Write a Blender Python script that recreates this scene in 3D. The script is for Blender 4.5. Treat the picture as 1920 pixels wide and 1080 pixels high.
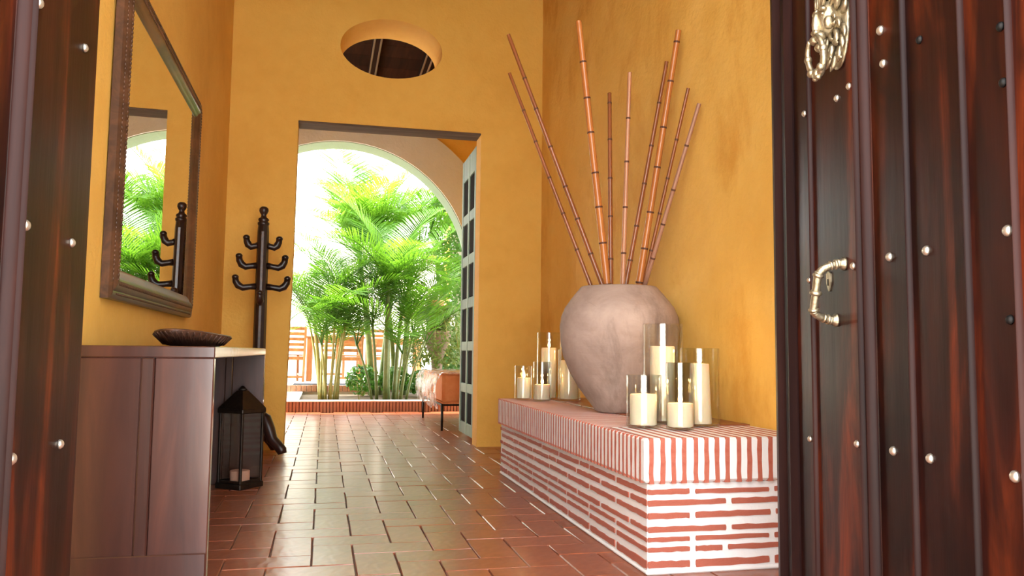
import bpy, bmesh, math, random
from mathutils import Vector, Matrix, geometry, noise
random.seed(7)
PI = math.pi
scene = bpy.context.scene
C = scene.collection
for o in list(bpy.data.objects): bpy.data.objects.remove(o)

# ------------------------------------------------------------------ camera
PITCH, YAW, ROLL = 0.0798773, 0.2257056, 0.0106986
fw = Vector((math.sin(YAW)*math.cos(PITCH), math.cos(YAW)*math.cos(PITCH), math.sin(PITCH)))
rt = Vector((math.cos(YAW), -math.sin(YAW), 0)); up = rt.cross(fw)
cr = math.cos(ROLL)*rt + math.sin(ROLL)*up
cu = -math.sin(ROLL)*rt + math.cos(ROLL)*up
cd = bpy.data.cameras.new('camera'); cam = bpy.data.objects.new('camera', cd); C.objects.link(cam)
cd.sensor_width = 36; cd.lens = 36*1520/1920; cd.clip_start = 0.05
cam.matrix_world = Matrix(((cr.x, cu.x, -fw.x, 0), (cr.y, cu.y, -fw.y, 0), (cr.z, cu.z, -fw.z, .75), (0, 0, 0, 1)))
scene.camera = cam

# ------------------------------------------------------------------ world, sun, exposure
w = bpy.data.worlds.new('sky'); scene.world = w; w.use_nodes = True
bg = w.node_tree.nodes['Background']; bg.inputs[0].default_value = (0.95, 0.98, 1.0, 1); bg.inputs[1].default_value = 1.0
sd = bpy.data.lights.new('sun', 'SUN'); sd.energy = 2.6; sd.angle = math.radians(3); sd.color = (1, .96, .88)
sun = bpy.data.objects.new('sun', sd); C.objects.link(sun)
sun.rotation_euler = Vector((.45, -.10, -1)).to_track_quat('-Z', 'Y').to_euler()
vs = scene.view_settings
scene.display_settings.display_device = 'sRGB'
vs.view_transform = 'Standard'; vs.look = 'None'; vs.gamma = 1; vs.use_curve_mapping = False
vs.exposure = 3.26

# ------------------------------------------------------------------ materials
M = {}
class NT:
    def __init__(s, name):
        m = bpy.data.materials.new(name); m.use_nodes = True; s.m = m; s.t = m.node_tree
        s.b = s.t.nodes['Principled BSDF']; s.out = s.t.nodes['Material Output']; M[name] = m
        s.tc = None
    def n(s, ty, **kw):
        x = s.t.nodes.new(ty)
        for k, v in kw.items(): setattr(x, k, v)
        return x
    def l(s, a, b): s.t.links.new(a, b)
    def coord(s, scale=(1, 1, 1), kind='Object'):
        tc = s.n('ShaderNodeTexCoord'); mp = s.n('ShaderNodeMapping'); mp.inputs['Scale'].default_value = scale
        s.l(tc.outputs[kind], mp.inputs['Vector']); return mp.outputs[0]
    def noise(s, vec, scale, detail=4, rough=.55, dist=0):
        x = s.n('ShaderNodeTexNoise'); x.inputs['Scale'].default_value = scale; x.inputs['Detail'].default_value = detail
        x.inputs['Roughness'].default_value = rough; x.inputs['Distortion'].default_value = dist
        s.l(vec, x.inputs['Vector']); return x.outputs[0]
    def ramp(s, fac, stops):
        x = s.n('ShaderNodeValToRGB'); e = x.color_ramp.elements
        while len(e) < len(stops): e.new(.5)
        for i, (p, c) in enumerate(stops):
            e[i].position = p; e[i].color = (*c, 1) if len(c) == 3 else c
        s.l(fac, x.inputs[0]); return x.outputs[0]
    def mix(s, fac, a, b, mode='MIX'):
        x = s.n('ShaderNodeMix'); x.data_type = 'RGBA'; x.blend_type = mode
        for sock, v in ((x.inputs[0], fac), (x.inputs[6], a), (x.inputs[7], b)):
            if hasattr(v, 'default_value') or isinstance(v, bpy.types.NodeSocket): s.l(v, sock)
            elif isinstance(v, (int, float)): sock.default_value = v
            else: sock.default_value = (*v, 1)
        return x.outputs[2]
    def bump(s, h, strength=.3, dist=.01):
        x = s.n('ShaderNodeBump'); x.inputs['Strength'].default_value = strength; x.inputs['Distance'].default_value = dist
        s.l(h, x.inputs['Height']); s.l(x.outputs[0], s.b.inputs['Normal'])
    def col(s, c):
        if isinstance(c, tuple): s.b.inputs['Base Color'].default_value = (*c, 1)
        else: s.l(c, s.b.inputs['Base Color'])
    def set(s, **kw):
        for k, v in kw.items(): s.b.inputs[k.replace('_', ' ')].default_value = v
        return s

def stucco(name, base, dark, light, stain=None):
    t = NT(name); v = t.coord(); t.set(Roughness=.82)
    a = t.noise(v, 1.3, 6, .6, .3); c = t.ramp(a, [(.3, dark), (.5, base), (.72, light)])
    b = t.noise(v, 9, 5, .6)
    c = t.mix(.25, c, t.ramp(b, [(.3, dark), (.7, light)]))
    if stain:
        d = t.noise(t.coord((1, 1, .6)), 2.2, 8, .66, .35)
        c = t.mix(t.ramp(d, [(.50, (0, 0, 0)), (.64, (.85, .85, .85))]), c, stain)
    t.col(c)
    x = t.n('ShaderNodeMath', operation='ADD'); y = t.n('ShaderNodeMath', operation='MULTIPLY'); y.inputs[1].default_value = 3.0
    t.l(t.noise(v, 3.5, 4, .5), y.inputs[0]); t.l(y.outputs[0], x.inputs[0]); t.l(t.noise(v, 38, 4, .6), x.inputs[1])
    t.bump(x.outputs[0], .35, .012)
stucco('ochre', (.84, .48, .09), (.75, .40, .065), (.88, .54, .12))
stucco('ochre_stain', (.84, .50, .10), (.75, .41, .07), (.88, .57, .15), (.70, .34, .045))
stucco('tan_plaster', (.72, .70, .64), (.66, .64, .57), (.76, .74, .69))
stucco('green_bounce_plaster', (.28, .34, .24), (.25, .31, .21), (.32, .37, .28))  # sage tint imitates green courtyard light bounced onto the arch
stucco('white_wall', (.82, .80, .74), (.76, .73, .66), (.86, .85, .80))

def wood(name, c1, c2, c3, rough=.35, grain=(14, 14, 1.2), coat=0., bump=.15, rnd=True):
    t = NT(name); v = t.coord(grain); t.set(Roughness=rough, Coat_Weight=coat, Coat_Roughness=.12)
    a = t.noise(v, 1.0, 6, .62, 1.2)
    c = t.ramp(a, [(.28, c1), (.5, c2), (.74, c3)])
    if name == 'mahogany':
        c = t.mix(t.ramp(t.noise(t.coord((3.2, 3.2, 1.1)), 1.6, 5, .65, .8), [(.38, (.85, .85, .85)), (.62, (0, 0, 0))]), c, (.006, .003, .003))
    if rnd:
        oi = t.n('ShaderNodeObjectInfo'); h = t.n('ShaderNodeHueSaturation')
        m = t.n('ShaderNodeMapRange'); m.inputs[3].default_value = .75; m.inputs[4].default_value = 1.25
        t.l(oi.outputs['Random'], m.inputs[0]); t.l(m.outputs[0], h.inputs['Value']); t.l(c, h.inputs['Color']); c = h.outputs[0]
    t.col(c); t.bump(t.noise(t.coord(tuple(g*3 for g in grain)), 1.0, 4, .6), bump, .004)
wood('mahogany', (.008, .003, .003), (.028, .006, .004), (.15, .024, .006), .34, (9, 9, .9), .04)
M['mahogany'].node_tree.nodes['Principled BSDF'].inputs['Specular IOR Level'].default_value = .14
wood('mahogany_trim', (.010, .004, .004), (.020, .007, .006), (.04, .012, .009), .42, (9, 9, .9), .0)
M['mahogany_trim'].node_tree.nodes['Principled BSDF'].inputs['Specular IOR Level'].default_value = .12
wood('table_wood', (.030, .010, .008), (.055, .018, .013), (.10, .032, .02), .34, (8, 8, .8), .9)
wood('dark_rack', (.012, .006, .006), (.022, .010, .009), (.045, .02, .016), .35)
wood('lintel_wood', (.05, .032, .022), (.10, .065, .045), (.17, .12, .085), .8, (1.2, 14, 14), 0, .4)
wood('ceiling_wood', (.014, .0035, .0015), (.024, .0065, .0025), (.042, .012, .0045), .9, (12, 1, 12))
M['ceiling_wood'].node_tree.nodes['Principled BSDF'].inputs['Specular IOR Level'].default_value = .08
wood('rafter_wood', (.09, .045, .02), (.15, .08, .04), (.22, .13, .07), .6, (12, 1, 12))
wood('teak', (.20, .07, .018), (.27, .10, .028), (.34, .14, .04), .5, (8, 8, 2))
wood('frame_wood', (.035, .016, .010), (.075, .033, .018), (.16, .065, .03), .38, (10, 2, 10), .25, .3)
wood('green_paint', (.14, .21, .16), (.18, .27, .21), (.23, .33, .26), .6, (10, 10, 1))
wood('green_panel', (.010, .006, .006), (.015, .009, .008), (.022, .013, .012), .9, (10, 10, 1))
M['green_panel'].node_tree.nodes['Principled BSDF'].inputs['Specular IOR Level'].default_value = .05

t = NT('terracotta'); v = t.coord(); t.set(Roughness=.32, Coat_Weight=.20, Coat_Roughness=.16, Specular_IOR_Level=.42)
oi = t.n('ShaderNodeObjectInfo')
c = t.ramp(oi.outputs['Random'], [(0, (.24, .055, .022)), (.35, (.31, .080, .031)), (.7, (.36, .097, .036)), (1, (.28, .085, .044))])
a = t.noise(v, 11, 6, .65, 1.5); c = t.mix(.55, c, t.ramp(a, [(.3, (.19, .042, .020)), (.72, (.43, .135, .055))]))
t.col(c)
x = t.n('ShaderNodeMath', operation='ADD'); t.l(t.noise(v, 7, 3, .5), x.inputs[0])
wv = t.n('ShaderNodeTexWave'); wv.inputs['Scale'].default_value = 7; wv.inputs['Distortion'].default_value = 9; wv.inputs['Detail'].default_value = 2
wv.inputs['Detail Scale'].default_value = 1.2; t.l(v, wv.inputs['Vector'])
y = t.n('ShaderNodeMath', operation='MULTIPLY'); y.inputs[1].default_value = .25; t.l(wv.outputs[1], y.inputs[0]); t.l(y.outputs[0], x.inputs[1])
t.bump(x.outputs[0], .20, .007)
def simple(name, c, rough=.5, metal=0, bumps=None, var=None, scale=12, **kw):
    t = NT(name); t.set(Roughness=rough, Metallic=metal, **kw); v = t.coord()
    if var: t.col(t.ramp(t.noise(v, scale, 5, .6, .5), [(.3, c), (.72, var)]))
    else: t.col(c)
    if bumps: t.bump(t.noise(v, bumps[0], 4, .6), bumps[1], .006)
    return t
simple('grout', (.17, .10, .07), .7, 0, (60, .4), (.25, .17, .12))
simple('mortar', (.86, .84, .81), .75, 0, (45, .35), (.90, .89, .88), 5)
simple('brick_red', (.43, .095, .055), .7, 0, (60, .4), (.53, .16, .10), 25)
simple('planter_brick', (.33, .14, .09), .75, 0, (60, .4), (.42, .22, .15), 25)
simple('wax', (.84, .70, .50), .45, 0, None, (.87, .75, .57), 6, Subsurface_Weight=.25, Subsurface_Scale=.02)
simple('pink_wax', (.72, .38, .28), .5, 0, None, (.80, .48, .36), 6)
simple('wick', (.03, .02, .015), .9)
simple('brass', (.30, .24, .15), .42, .9, (70, .4), (.58, .50, .36), 45)
simple('nail_metal', (.62, .56, .46), .3, .85, None, (.78, .74, .66), 60)
simple('black_iron', (.012, .011, .011), .45, .6, (80, .2))
simple('lantern_metal', (.018, .014, .012), .45, .7, (60, .3), (.05, .035, .025), 20)
simple('orange_fabric', (.62, .20, .06), .85, 0, (160, .4), (.70, .26, .09), 20)
simple('soil', (.07, .045, .028), .95, 0, (25, .8), (.15, .10, .06), 8)
simple('courtyard_stone', (.62, .57, .50), .8, 0, (20, .3), (.72, .68, .62), 4)
simple('street_stone', (.50, .46, .40), .85, 0, (20, .3), (.62, .58, .52), 3)
simple('terracotta_pot', (.55, .20, .10), .75, 0, (30, .3), (.66, .30, .17), 10)
simple('stone_pot', (.20, .14, .10), .85, 0, (30, .4), (.28, .21, .15), 8)
simple('planter_gap', (.13, .05, .035), .9)
simple('mat_dark', (.03, .03, .05), .8, 0, (90, .5))
simple('white_box', (.8, .8, .78), .5)
simple('basket', (.05, .02, .013), .5, 0, (40, .5), (.13, .055, .03), 45)
simple('pink_stone', (.75, .45, .38), .6, 0, None, (.8, .55, .48), 30)
# clay pot: mottled, dark patches
t = NT('clay'); v = t.coord(); t.set(Roughness=.75)
c = t.ramp(t.noise(v, 4, 7, .65, .6), [(.28, (.27, .185, .15)), (.5, (.40, .29, .24)), (.75, (.52, .40, .34))])
d = t.noise(t.coord((1, 1, .6)), 3.2, 6, .7, 1.0); c = t.mix(t.ramp(d, [(.50, (0, 0, 0)), (.72, (.8, .8, .8))]), c, (.14, .10, .08))
t.col(c)
x = t.n('ShaderNodeMath', operation='ADD'); t.l(t.noise(v, 45, 4, .6), x.inputs[0]); t.l(t.noise(t.coord((3, 3, 40)), 1, 3, .6), x.inputs[1])
t.bump(x.outputs[0], .35, .006)
# bamboo
for nm, c1, c2 in (('bamboo_orange', (.40, .12, .025), (.52, .19, .045)), ('bamboo_brown', (.17, .05, .014), (.32, .095, .025)), ('bamboo_pale', (.42, .17, .075), (.52, .25, .13)), ('bamboo_grey', (.30, .14, .09), (.42, .22, .15))):
    t = NT(nm); t.set(Roughness=.32, Coat_Weight=.3)
    t.col(t.ramp(t.noise(t.coord((30, 30, 3)), 1, 5, .6, .5), [(.3, c1), (.7, c2)]))
simple('bamboo_node', (.10, .035, .018), .6)
# leaves: diffuse + translucent
def leafmat(name, c1, c2, tr, trans=.45):
    t = NT(name); t.set(Roughness=.42)
    oi = t.n('ShaderNodeObjectInfo'); v = t.coord()
    f = t.n('ShaderNodeMath', operation='ADD'); g = t.n('ShaderNodeMath', operation='MULTIPLY'); g.inputs[1].default_value = .5
    t.l(oi.outputs['Random'], g.inputs[0]); t.l(g.outputs[0], f.inputs[0])
    g2 = t.n('ShaderNodeMath', operation='MULTIPLY'); g2.inputs[1].default_value = .5; t.l(t.noise(v, 2.5, 3), g2.inputs[0]); t.l(g2.outputs[0], f.inputs[1])
    c = t.ramp(f.outputs[0], [(.2, c1), (.8, c2)]); t.col(c)
    tl = t.n('ShaderNodeBsdfTranslucent'); tl.inputs[0].default_value = (*tr, 1)
    ms = t.n('ShaderNodeMixShader'); ms.inputs[0].default_value = trans
    t.l(t.b.outputs[0], ms.inputs[1]); t.l(tl.outputs[0], ms.inputs[2]); t.l(ms.outputs[0], t.out.inputs[0])
leafmat('palm_leaf', (.03, .105, .008), (.075, .20, .014), (.16, .36, .02))
leafmat('palm_leaf_light', (.045, .14, .010), (.10, .23, .018), (.17, .36, .022), .5)
leafmat('shrub_leaf', (.03, .12, .012), (.08, .22, .025), (.13, .32, .03), .4)
leafmat('fern_leaf', (.06, .11, .02), (.13, .19, .04), (.2, .28, .05), .4)
leafmat('ivy_leaf', (.03, .10, .02), (.08, .20, .04), (.14, .30, .05), .35)
simple('palm_stem', (.20, .22, .05), .5, 0, (30, .3), (.36, .30, .09), 9)
simple('palm_stem_green', (.10, .16, .045), .5, 0, (30, .3), (.22, .26, .10), 9)
# glass as thin reflective / transparent mix
def glassmat(name, tint, f0=.03, f1=.4, rough=.0):
    t = NT(name); t.t.nodes.remove(t.b)
    tr = t.n('ShaderNodeBsdfTransparent'); tr.inputs[0].default_value = (*tint, 1)
    gl = t.n('ShaderNodeBsdfGlossy'); gl.inputs['Roughness'].default_value = rough
    lw = t.n('ShaderNodeLayerWeight'); lw.inputs[0].default_value = .5
    pw = t.n('ShaderNodeMath', operation='POWER'); pw.inputs[1].default_value = 4; t.l(lw.outputs['Facing'], pw.inputs[0])
    mr_ = t.n('ShaderNodeMapRange'); mr_.inputs[3].default_value = f0; mr_.inputs[4].default_value = f1; t.l(pw.outputs[0], mr_.inputs[0])
    ms = t.n('ShaderNodeMixShader'); t.l(mr_.outputs[0], ms.inputs[0]); t.l(tr.outputs[0], ms.inputs[1]); t.l(gl.outputs[0], ms.inputs[2])
    t.l(ms.outputs[0], t.out.inputs[0]); return t
glassmat('glass', (.97, .985, .975), .055, .75, .03)
glassmat('pane_glass', (.93, .93, .91), .03, .3, .05)
t = glassmat('plastic', (.95, .97, .98), .08, .5, .15)
df = t.n('ShaderNodeBsdfTranslucent'); df.inputs[0].default_value = (.9, .93, .95, 1); df2 = t.n('ShaderNodeBsdfDiffuse'); df2.inputs[0].default_value = (.85, .88, .9, 1)
ad = t.n('ShaderNodeMixShader'); t.l(df.outputs[0], ad.inputs[1]); t.l(df2.outputs[0], ad.inputs[2])
ms = t.n('ShaderNodeMixShader'); old = t.out.inputs[0].links[0].from_socket
rp = t.ramp(t.noise(t.coord((6, 2, 3)), 1.5, 4, .6, 1.2), [(.42, (.04, .04, .04)), (.7, (.7, .7, .7))])
t.l(rp, ms.inputs[0]); t.l(old, ms.inputs[1]); t.l(ad.outputs[0], ms.inputs[2]); t.l(ms.outputs[0], t.out.inputs[0])
simple('mirror_glass', (.93, .94, .92), .0, 1)
t = NT('flame'); t.set(Emission_Strength=3.0); t.b.inputs['Emission Color'].default_value = (1, .62, .22, 1); t.col((1, .7, .3))

# ------------------------------------------------------------------ geometry helpers
class MB:
    def __init__(s): s.v = []; s.f = []
    def add(s, vs, fs):
        n = len(s.v); s.v += [tuple(v) for v in vs]; s.f += [tuple(i+n for i in f) for f in fs]; return s
    def box(s, x0, x1, y0, y1, z0, z1, mat=None):
        vs = [Vector((x, y, z)) for z in (z0, z1) for (x, y) in ((x0, y0), (x1, y0), (x1, y1), (x0, y1))]
        if mat: vs = [mat @ v for v in vs]
        return s.add(vs, [(3, 2, 1, 0), (4, 5, 6, 7), (0, 1, 5, 4), (1, 2, 6, 5), (2, 3, 7, 6), (3, 0, 4, 7)])
    def bbox(s, x0, x1, y0, y1, z0, z1, b=.004, mat=None):          # box with chamfered edges
        vs = []; idx = {}
        P = ((x0, x1), (y0, y1), (z0, z1))
        for i in (0, 1):
            for j in (0, 1):
                for k in (0, 1):
                    c = [P[0][i], P[1][j], P[2][k]]; sg = [1-2*i, 1-2*j, 1-2*k]
                    for a in range(3):       # vertex on face a of the corner
                        p = [c[q] + (0 if q == a else sg[q]*b) for q in range(3)]
                        idx[(i, j, k, a)] = len(vs); vs.append(Vector(p))
        fs = []
        g = lambda i, j, k, a: idx[(i, j, k, a)]
        for e in (0, 1):
            q = [g(e, 0, 0, 0), g(e, 1, 0, 0), g(e, 1, 1, 0), g(e, 0, 1, 0)]; fs.append(q if e else q[::-1])
            q = [g(0, e, 0, 1), g(0, e, 1, 1), g(1, e, 1, 1), g(1, e, 0, 1)]; fs.append(q if e else q[::-1])
            q = [g(0, 0, e, 2), g(1, 0, e, 2), g(1, 1, e, 2), g(0, 1, e, 2)]; fs.append(q if e else q[::-1])
        for i in (0, 1):
            for j in (0, 1):
                fs.append([g(i, j, 0, 0), g(i, j, 1, 0), g(i, j, 1, 1), g(i, j, 0, 1)])
                fs.append([g(i, 0, j, 0), g(i, 1, j, 0), g(i, 1, j, 2), g(i, 0, j, 2)])
                fs.append([g(0, i, j, 1), g(1, i, j, 1), g(1, i, j, 2), g(0, i, j, 2)])
        for i in (0, 1):
            for j in (0, 1):
                for k in (0, 1): fs.append([g(i, j, k, 0), g(i, j, k, 1), g(i, j, k, 2)])
        if mat: vs = [mat @ v for v in vs]
        return s.add(vs, fs)
    def lathe(s, prof, n=24, c=(0, 0, 0), axis=None, cap=True):
        vs = []; fs = []
        for r, z in prof:
            for i in range(n): a = 2*PI*i/n; vs.append(Vector((r*math.cos(a), r*math.sin(a), z)))
        for k in range(len(prof)-1):
            for i in range(n): j = (i+1) % n; fs.append((k*n+i, k*n+j, (k+1)*n+j, (k+1)*n+i))
        if cap:
            if prof[0][0] > 1e-6: fs.append(tuple(range(n))[::-1])
            if prof[-1][0] > 1e-6: fs.append(tuple((len(prof)-1)*n+i for i in range(n)))
        if axis is not None:
            q = Vector((0, 0, 1)).rotation_difference(Vector(axis)); vs = [q @ v for v in vs]
        c = Vector(c); return s.add([v+c for v in vs], fs)
    def tube(s, pts, rad, n=8, cap=True, flat=None):
        pts = [Vector(p) for p in pts]; m = len(pts)
        if not isinstance(rad, (list, tuple)): rad = [rad]*m
        vs = []; fs = []; prev = None
        for i, p in enumerate(pts):
            d = (pts[min(i+1, m-1)]-pts[max(i-1, 0)]).normalized()
            if prev is None:
                a = Vector((0, 0, 1)) if abs(d.z) < .9 else Vector((1, 0, 0)); x = d.cross(a).normalized()
            else: x = (prev - d*prev.dot(d)).normalized()
            prev = x; y = d.cross(x)
            for k in range(n):
                a = 2*PI*k/n; vs.append(p + x*(rad[i]*math.cos(a)) + y*(rad[i]*math.sin(a)*(flat or 1)))
        for i in range(m-1):
            for k in range(n): j = (k+1) % n; fs.append((i*n+k, i*n+j, (i+1)*n+j, (i+1)*n+k))
        if cap: fs += [tuple(range(n))[::-1], tuple((m-1)*n+k for k in range(n))]
        return s.add(vs, fs)
    def ball(s, c, r, nu=10, nv=7, rot=None):
        if not isinstance(r, (list, tuple)): r = (r, r, r)
        vs = []; fs = []; c = Vector(c)
        for j in range(1, nv):
            th = PI*j/nv
            for i in range(nu):
                a = 2*PI*i/nu; v = Vector((r[0]*math.sin(th)*math.cos(a), r[1]*math.sin(th)*math.sin(a), r[2]*math.cos(th)))
                vs.append(c + (rot @ v if rot else v))
        e = Vector((0, 0, r[2])); e = rot @ e if rot else e
        vs += [c+e, c-e]; T = len(vs)-2
        for i in range(nu):
            k = (i+1) % nu; fs.append((T, i, k)); fs.append((T+1, (nv-2)*nu+k, (nv-2)*nu+i))
            for j in range(nv-2): fs.append((j*nu+i, (j+1)*nu+i, (j+1)*nu+k, j*nu+k))
        return s.add(vs, fs)
    def prism(s, poly, a0, a1, ax='y'):                          # poly in the plane across ax, extruded a0..a1
        def P(u, v, a): return {'y': (u, a, v), 'x': (a, u, v), 'z': (u, v, a)}[ax]
        n = len(poly); vs = [P(u, v, a0) for u, v in poly] + [P(u, v, a1) for u, v in poly]
        fs = [(i, (i+1) % n, n+(i+1) % n, n+i) for i in range(n)] + [tuple(range(n))[::-1], tuple(range(n, 2*n))]
        return s.add(vs, fs)
    def mesh(s, name='m', smooth=False):
        me = bpy.data.meshes.new(name); me.from_pydata(s.v, [], s.f); me.validate()
        bm = bmesh.new(); bm.from_mesh(me); bmesh.ops.recalc_face_normals(bm, faces=bm.faces); bm.to_mesh(me); bm.free()
        if smooth:
            for p in me.polygons: p.use_smooth = True
        return me
def obj(name, mb, mat, parent=None, smooth=False, loc=None, auto=False):
    me = mb.mesh(name, smooth or auto) if isinstance(mb, MB) else mb
    if mat and not me.materials: me.materials.append(M[mat])
    o = bpy.data.objects.new(name, me); C.objects.link(o)
    if parent: o.parent = parent
    if loc: o.location = loc
    if auto: me.set_sharp_from_angle(angle=math.radians(40))
    return o
def tag(o, label=None, cat=None, group=None, kind=None):
    for k, v in (('label', label), ('category', cat), ('group', group), ('kind', kind)):
        if v: o[k] = v
    return o
def thing(name, label, cat, loc=(0, 0, 0), rz=0, group=None, kind=None):
    o = bpy.data.objects.new(name, None); C.objects.link(o); o.empty_display_size = .1
    o.location = loc; o.rotation_euler = (0, 0, rz); return tag(o, label, cat, group, kind)
def copy_tree(o, parent=None):
    c = o.copy(); C.objects.link(c); c.parent = parent
    for ch in list(o.children): copy_tree(ch, c)
    return c
def slab(mb, outer, holes_front, holes_back, y0, y1, outer_back=None):
    """wall in the XZ plane from y0 to y1 with holes, front and back loops may differ (splayed reveals)"""
    fl_ = [outer] + holes_front; bl_ = [outer_back or outer] + holes_back
    for loops, y in ((fl_, y0), (bl_, y1)):
        tri = geometry.tessellate_polygon([[Vector((u, v, 0)) for u, v in L] for L in loops])
        flat = [(u, y, v) for L in loops for u, v in L]; mb.add(flat, tri)
    for A, B in zip(fl_, bl_):
        n = len(A); mb.add([(u, y0, v) for u, v in A]+[(u, y1, v) for u, v in B], [(i, (i+1) % n, n+(i+1) % n, n+i) for i in range(n)])
    return mb
def merged(mb, name='m', smooth=False):
    me = mb.mesh(name, smooth); bm = bmesh.new(); bm.from_mesh(me); bmesh.ops.remove_doubles(bm, verts=bm.verts, dist=1e-5)
    bmesh.ops.recalc_face_normals(bm, faces=bm.faces); bm.to_mesh(me); bm.free(); return me

# ------------------------------------------------------------------ room shell
XL, XR, YE, YF, ZC = -.76, 1.72, 1.0, 6.43, 4.25
def wall(name, label, mb, mat):
    return tag(obj(name, merged(mb, name), mat), label, 'wall', kind='structure')
wall('wall_left', 'ochre stucco side wall behind the mirror and console', MB().box(XL-.25, XL, YE, YF, -.03, ZC), 'ochre')
wall('wall_right', 'weathered ochre stucco wall behind the brick bench', MB().box(XR, XR+.25, YE, YF, -.03, ZC), 'ochre_stain')
el = lambda cx, cz, a, b, n=48: [(cx+a*math.cos(2*PI*i/n), cz+b*math.sin(2*PI*i/n)) for i in range(n)]
ov1, ov2 = el(.462, 3.185, .408, .243), el(.462, 3.185, .40, .236)
xo0, xo1 = -1.2, 2.15
mb = MB()
front = [(xo0, -.03), (-.285, -.03), (-.275, .6), (-.258, 1.5), (-.25, 2.545), (1.203, 2.545), (1.20, -.03), (xo1, -.03), (xo1, ZC), (xo0, ZC)]
slab(mb, front, [ov1], [ov2], YF, YF+.2)
back = [(xo0, -.03), (-.34, -.03), (-.34, 2.62), (1.25, 2.62), (1.25, -.03), (xo1, -.03), (xo1, ZC), (xo0, ZC)]
slab(mb, back, [ov2], [ov2], YF+.2005, YF+.40)
wall('wall_back', 'ochre end wall with the doorway and the oval opening', mb, 'ochre')
tag(obj('trim_1', MB().bbox(-.25, 1.203, YF+.004, YF+.199, 2.53, 2.545, .003), 'lintel_wood'), 'weathered dark wooden lintel board over the inner doorway', 'lintel', kind='structure')
mb = MB()   # entrance wall around the big street door (behind the leaves, out of view)
slab(mb, [(-2.2, -.03), (-.62, -.03), (-.62, 3.3), (1.15, 3.3), (1.15, -.03), (3.2, -.03), (3.2, 4.6), (-2.2, 4.6)], [], [], .72, 1.0)
wall('wall_front', 'ochre entrance wall around the street doorway', mb, 'ochre')
mb = MB(); mb.box(XL-.25, XR+.25, YE, YF, ZC, ZC+.1)
ceil = tag(obj('ceiling', mb, 'ceiling_wood'), 'dark board ceiling of the entrance hall', 'ceiling', kind='structure')
for i in range(6): obj('beam', MB().bbox(XL, XR, 1.5+i*.9, 1.62+i*.9, ZC-.14, ZC, .005), 'ceiling_wood', ceil)

# ground, gallery shell
tag(obj('ground', MB().box(-25, 25, -25, .98, -.06, -.012), 'street_stone'), 'pale paving of the street outside the entrance', 'paving', kind='structure')
tag(obj('ground', MB().box(-25, 25, 10.32, 40, -.06, -.012), 'courtyard_stone'), 'pale paving of the courtyard beyond the arch', 'paving', kind='structure')

# floor: herringbone tiles .15 x .30
floor = tag(obj('floor', MB().box(-2.7, 2.2, .98, 10.32, -.06, -.012), 'grout'), 'glossy terracotta herringbone tiled floor of hall and gallery', 'floor', kind='structure')
B = .15; X0, Y0 = -.175, 3.133
def tmesh(k, hor):
    r = random.Random(k*2+hor); g = .0022
    sx, sy = (2*B, B) if hor else (B, 2*B)
    j = lambda: r.uniform(-.0015, .0015)
    mb = MB(); x0, x1, y0, y1 = g, sx-g, g, sy-g; b = .0022
    top = [(x0+b+j(), y0+b+j()), (x1-b+j(), y0+b+j()), (x1-b+j(), y1-b+j()), (x0+b+j(), y1-b+j())]
    cen = .0002
    lo = [(x0, y0), (x1, y0), (x1, y1), (x0, y1)]
    mx, my = sx/2, sy/2
    vs = [(u-mx, v-my, 0) for u, v in top]+[(u-mx, v-my, -.004) for u, v in lo]+[(u-mx, v-my, -.02) for u, v in lo]
    ins = [((u-mx)*.72, (v-my)*.72, 0.0001) for u, v in top]; vs += ins
    fs = [(0, 1, 13, 12), (1, 2, 14, 13), (2, 3, 15, 14), (3, 0, 12, 15), (12, 13, 14, 15)]
    fs += [(4+i, 4+(i+1) % 4, (i+1) % 4, i) for i in range(4)]+[(8+i, 8+(i+1) % 4, 4+(i+1) % 4, 4+i) for i in range(4)]
    mb.add(vs, fs); me = mb.mesh('tile'); me.materials.append(M['terracotta'])
    return me
TM = [[tmesh(k, h) for k in range(4)] for h in (0, 1)]
def in_view(x, y):
    q = Vector((x, y, -.75)); d = q.dot(fw)
    if d < .3: return False
    px, py = 960+1520*q.dot(cr)/d, 540-1520*q.dot(cu)/d
    if py > 1110 or px < 350 or px > 1500: return False
    if y < 5.1 and (x > 1.22 or x < -.5 and y < 4.95): return False
    if y > 6.3 and not (-.28-.05*(y-6.4) < x < min(1.3, 1.2*y/6.5+.1)): return False
    return True
tiles = []
for m in range(-18, 17):
    for j in range(-16, 50):
        k = (m+j) % 4
        if k == 0: cx, cy, hor = X0+(m+.5)*B, Y0+(j+1)*B, 0
        elif k == 2: cx, cy, hor = X0+(m+1)*B, Y0+(j+.5)*B, 1
        else: continue
        hx, hy = (B, B/2) if hor else (B/2, B)
        if cy-hy < .97 or cy+hy > 10.36 or cx-hx < -2.75 or cx+hx > 2.25: continue
        if cy < 6.3 and not (XL-.12 < cx < XR+.12): continue
        tiles.append((cx, cy, hor))
vis = sorted([q for q in tiles if in_view(q[0], q[1])], key=lambda q: q[1])[:299]
vset = set(vis); rest = MB()
for q in tiles:
    cx, cy, hor = q; me = TM[hor][random.randrange(4)]
    z = random.uniform(-.0008, .0008); rx, ry = random.uniform(-.0022, .0022), random.uniform(-.0022, .0022)
    if q in vset:
        o = obj('tile', me, None, floor, loc=(cx, cy, z)); o.rotation_euler = (rx, ry, random.uniform(-.006, .006))
    else:
        rest.add([(v.co.x+cx, v.co.y+cy, v.co.z+z) for v in me.vertices], [tuple(p.vertices) for p in me.polygons])
tag(obj('outer_tiles', rest, 'terracotta', floor), kind='stuff')

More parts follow.
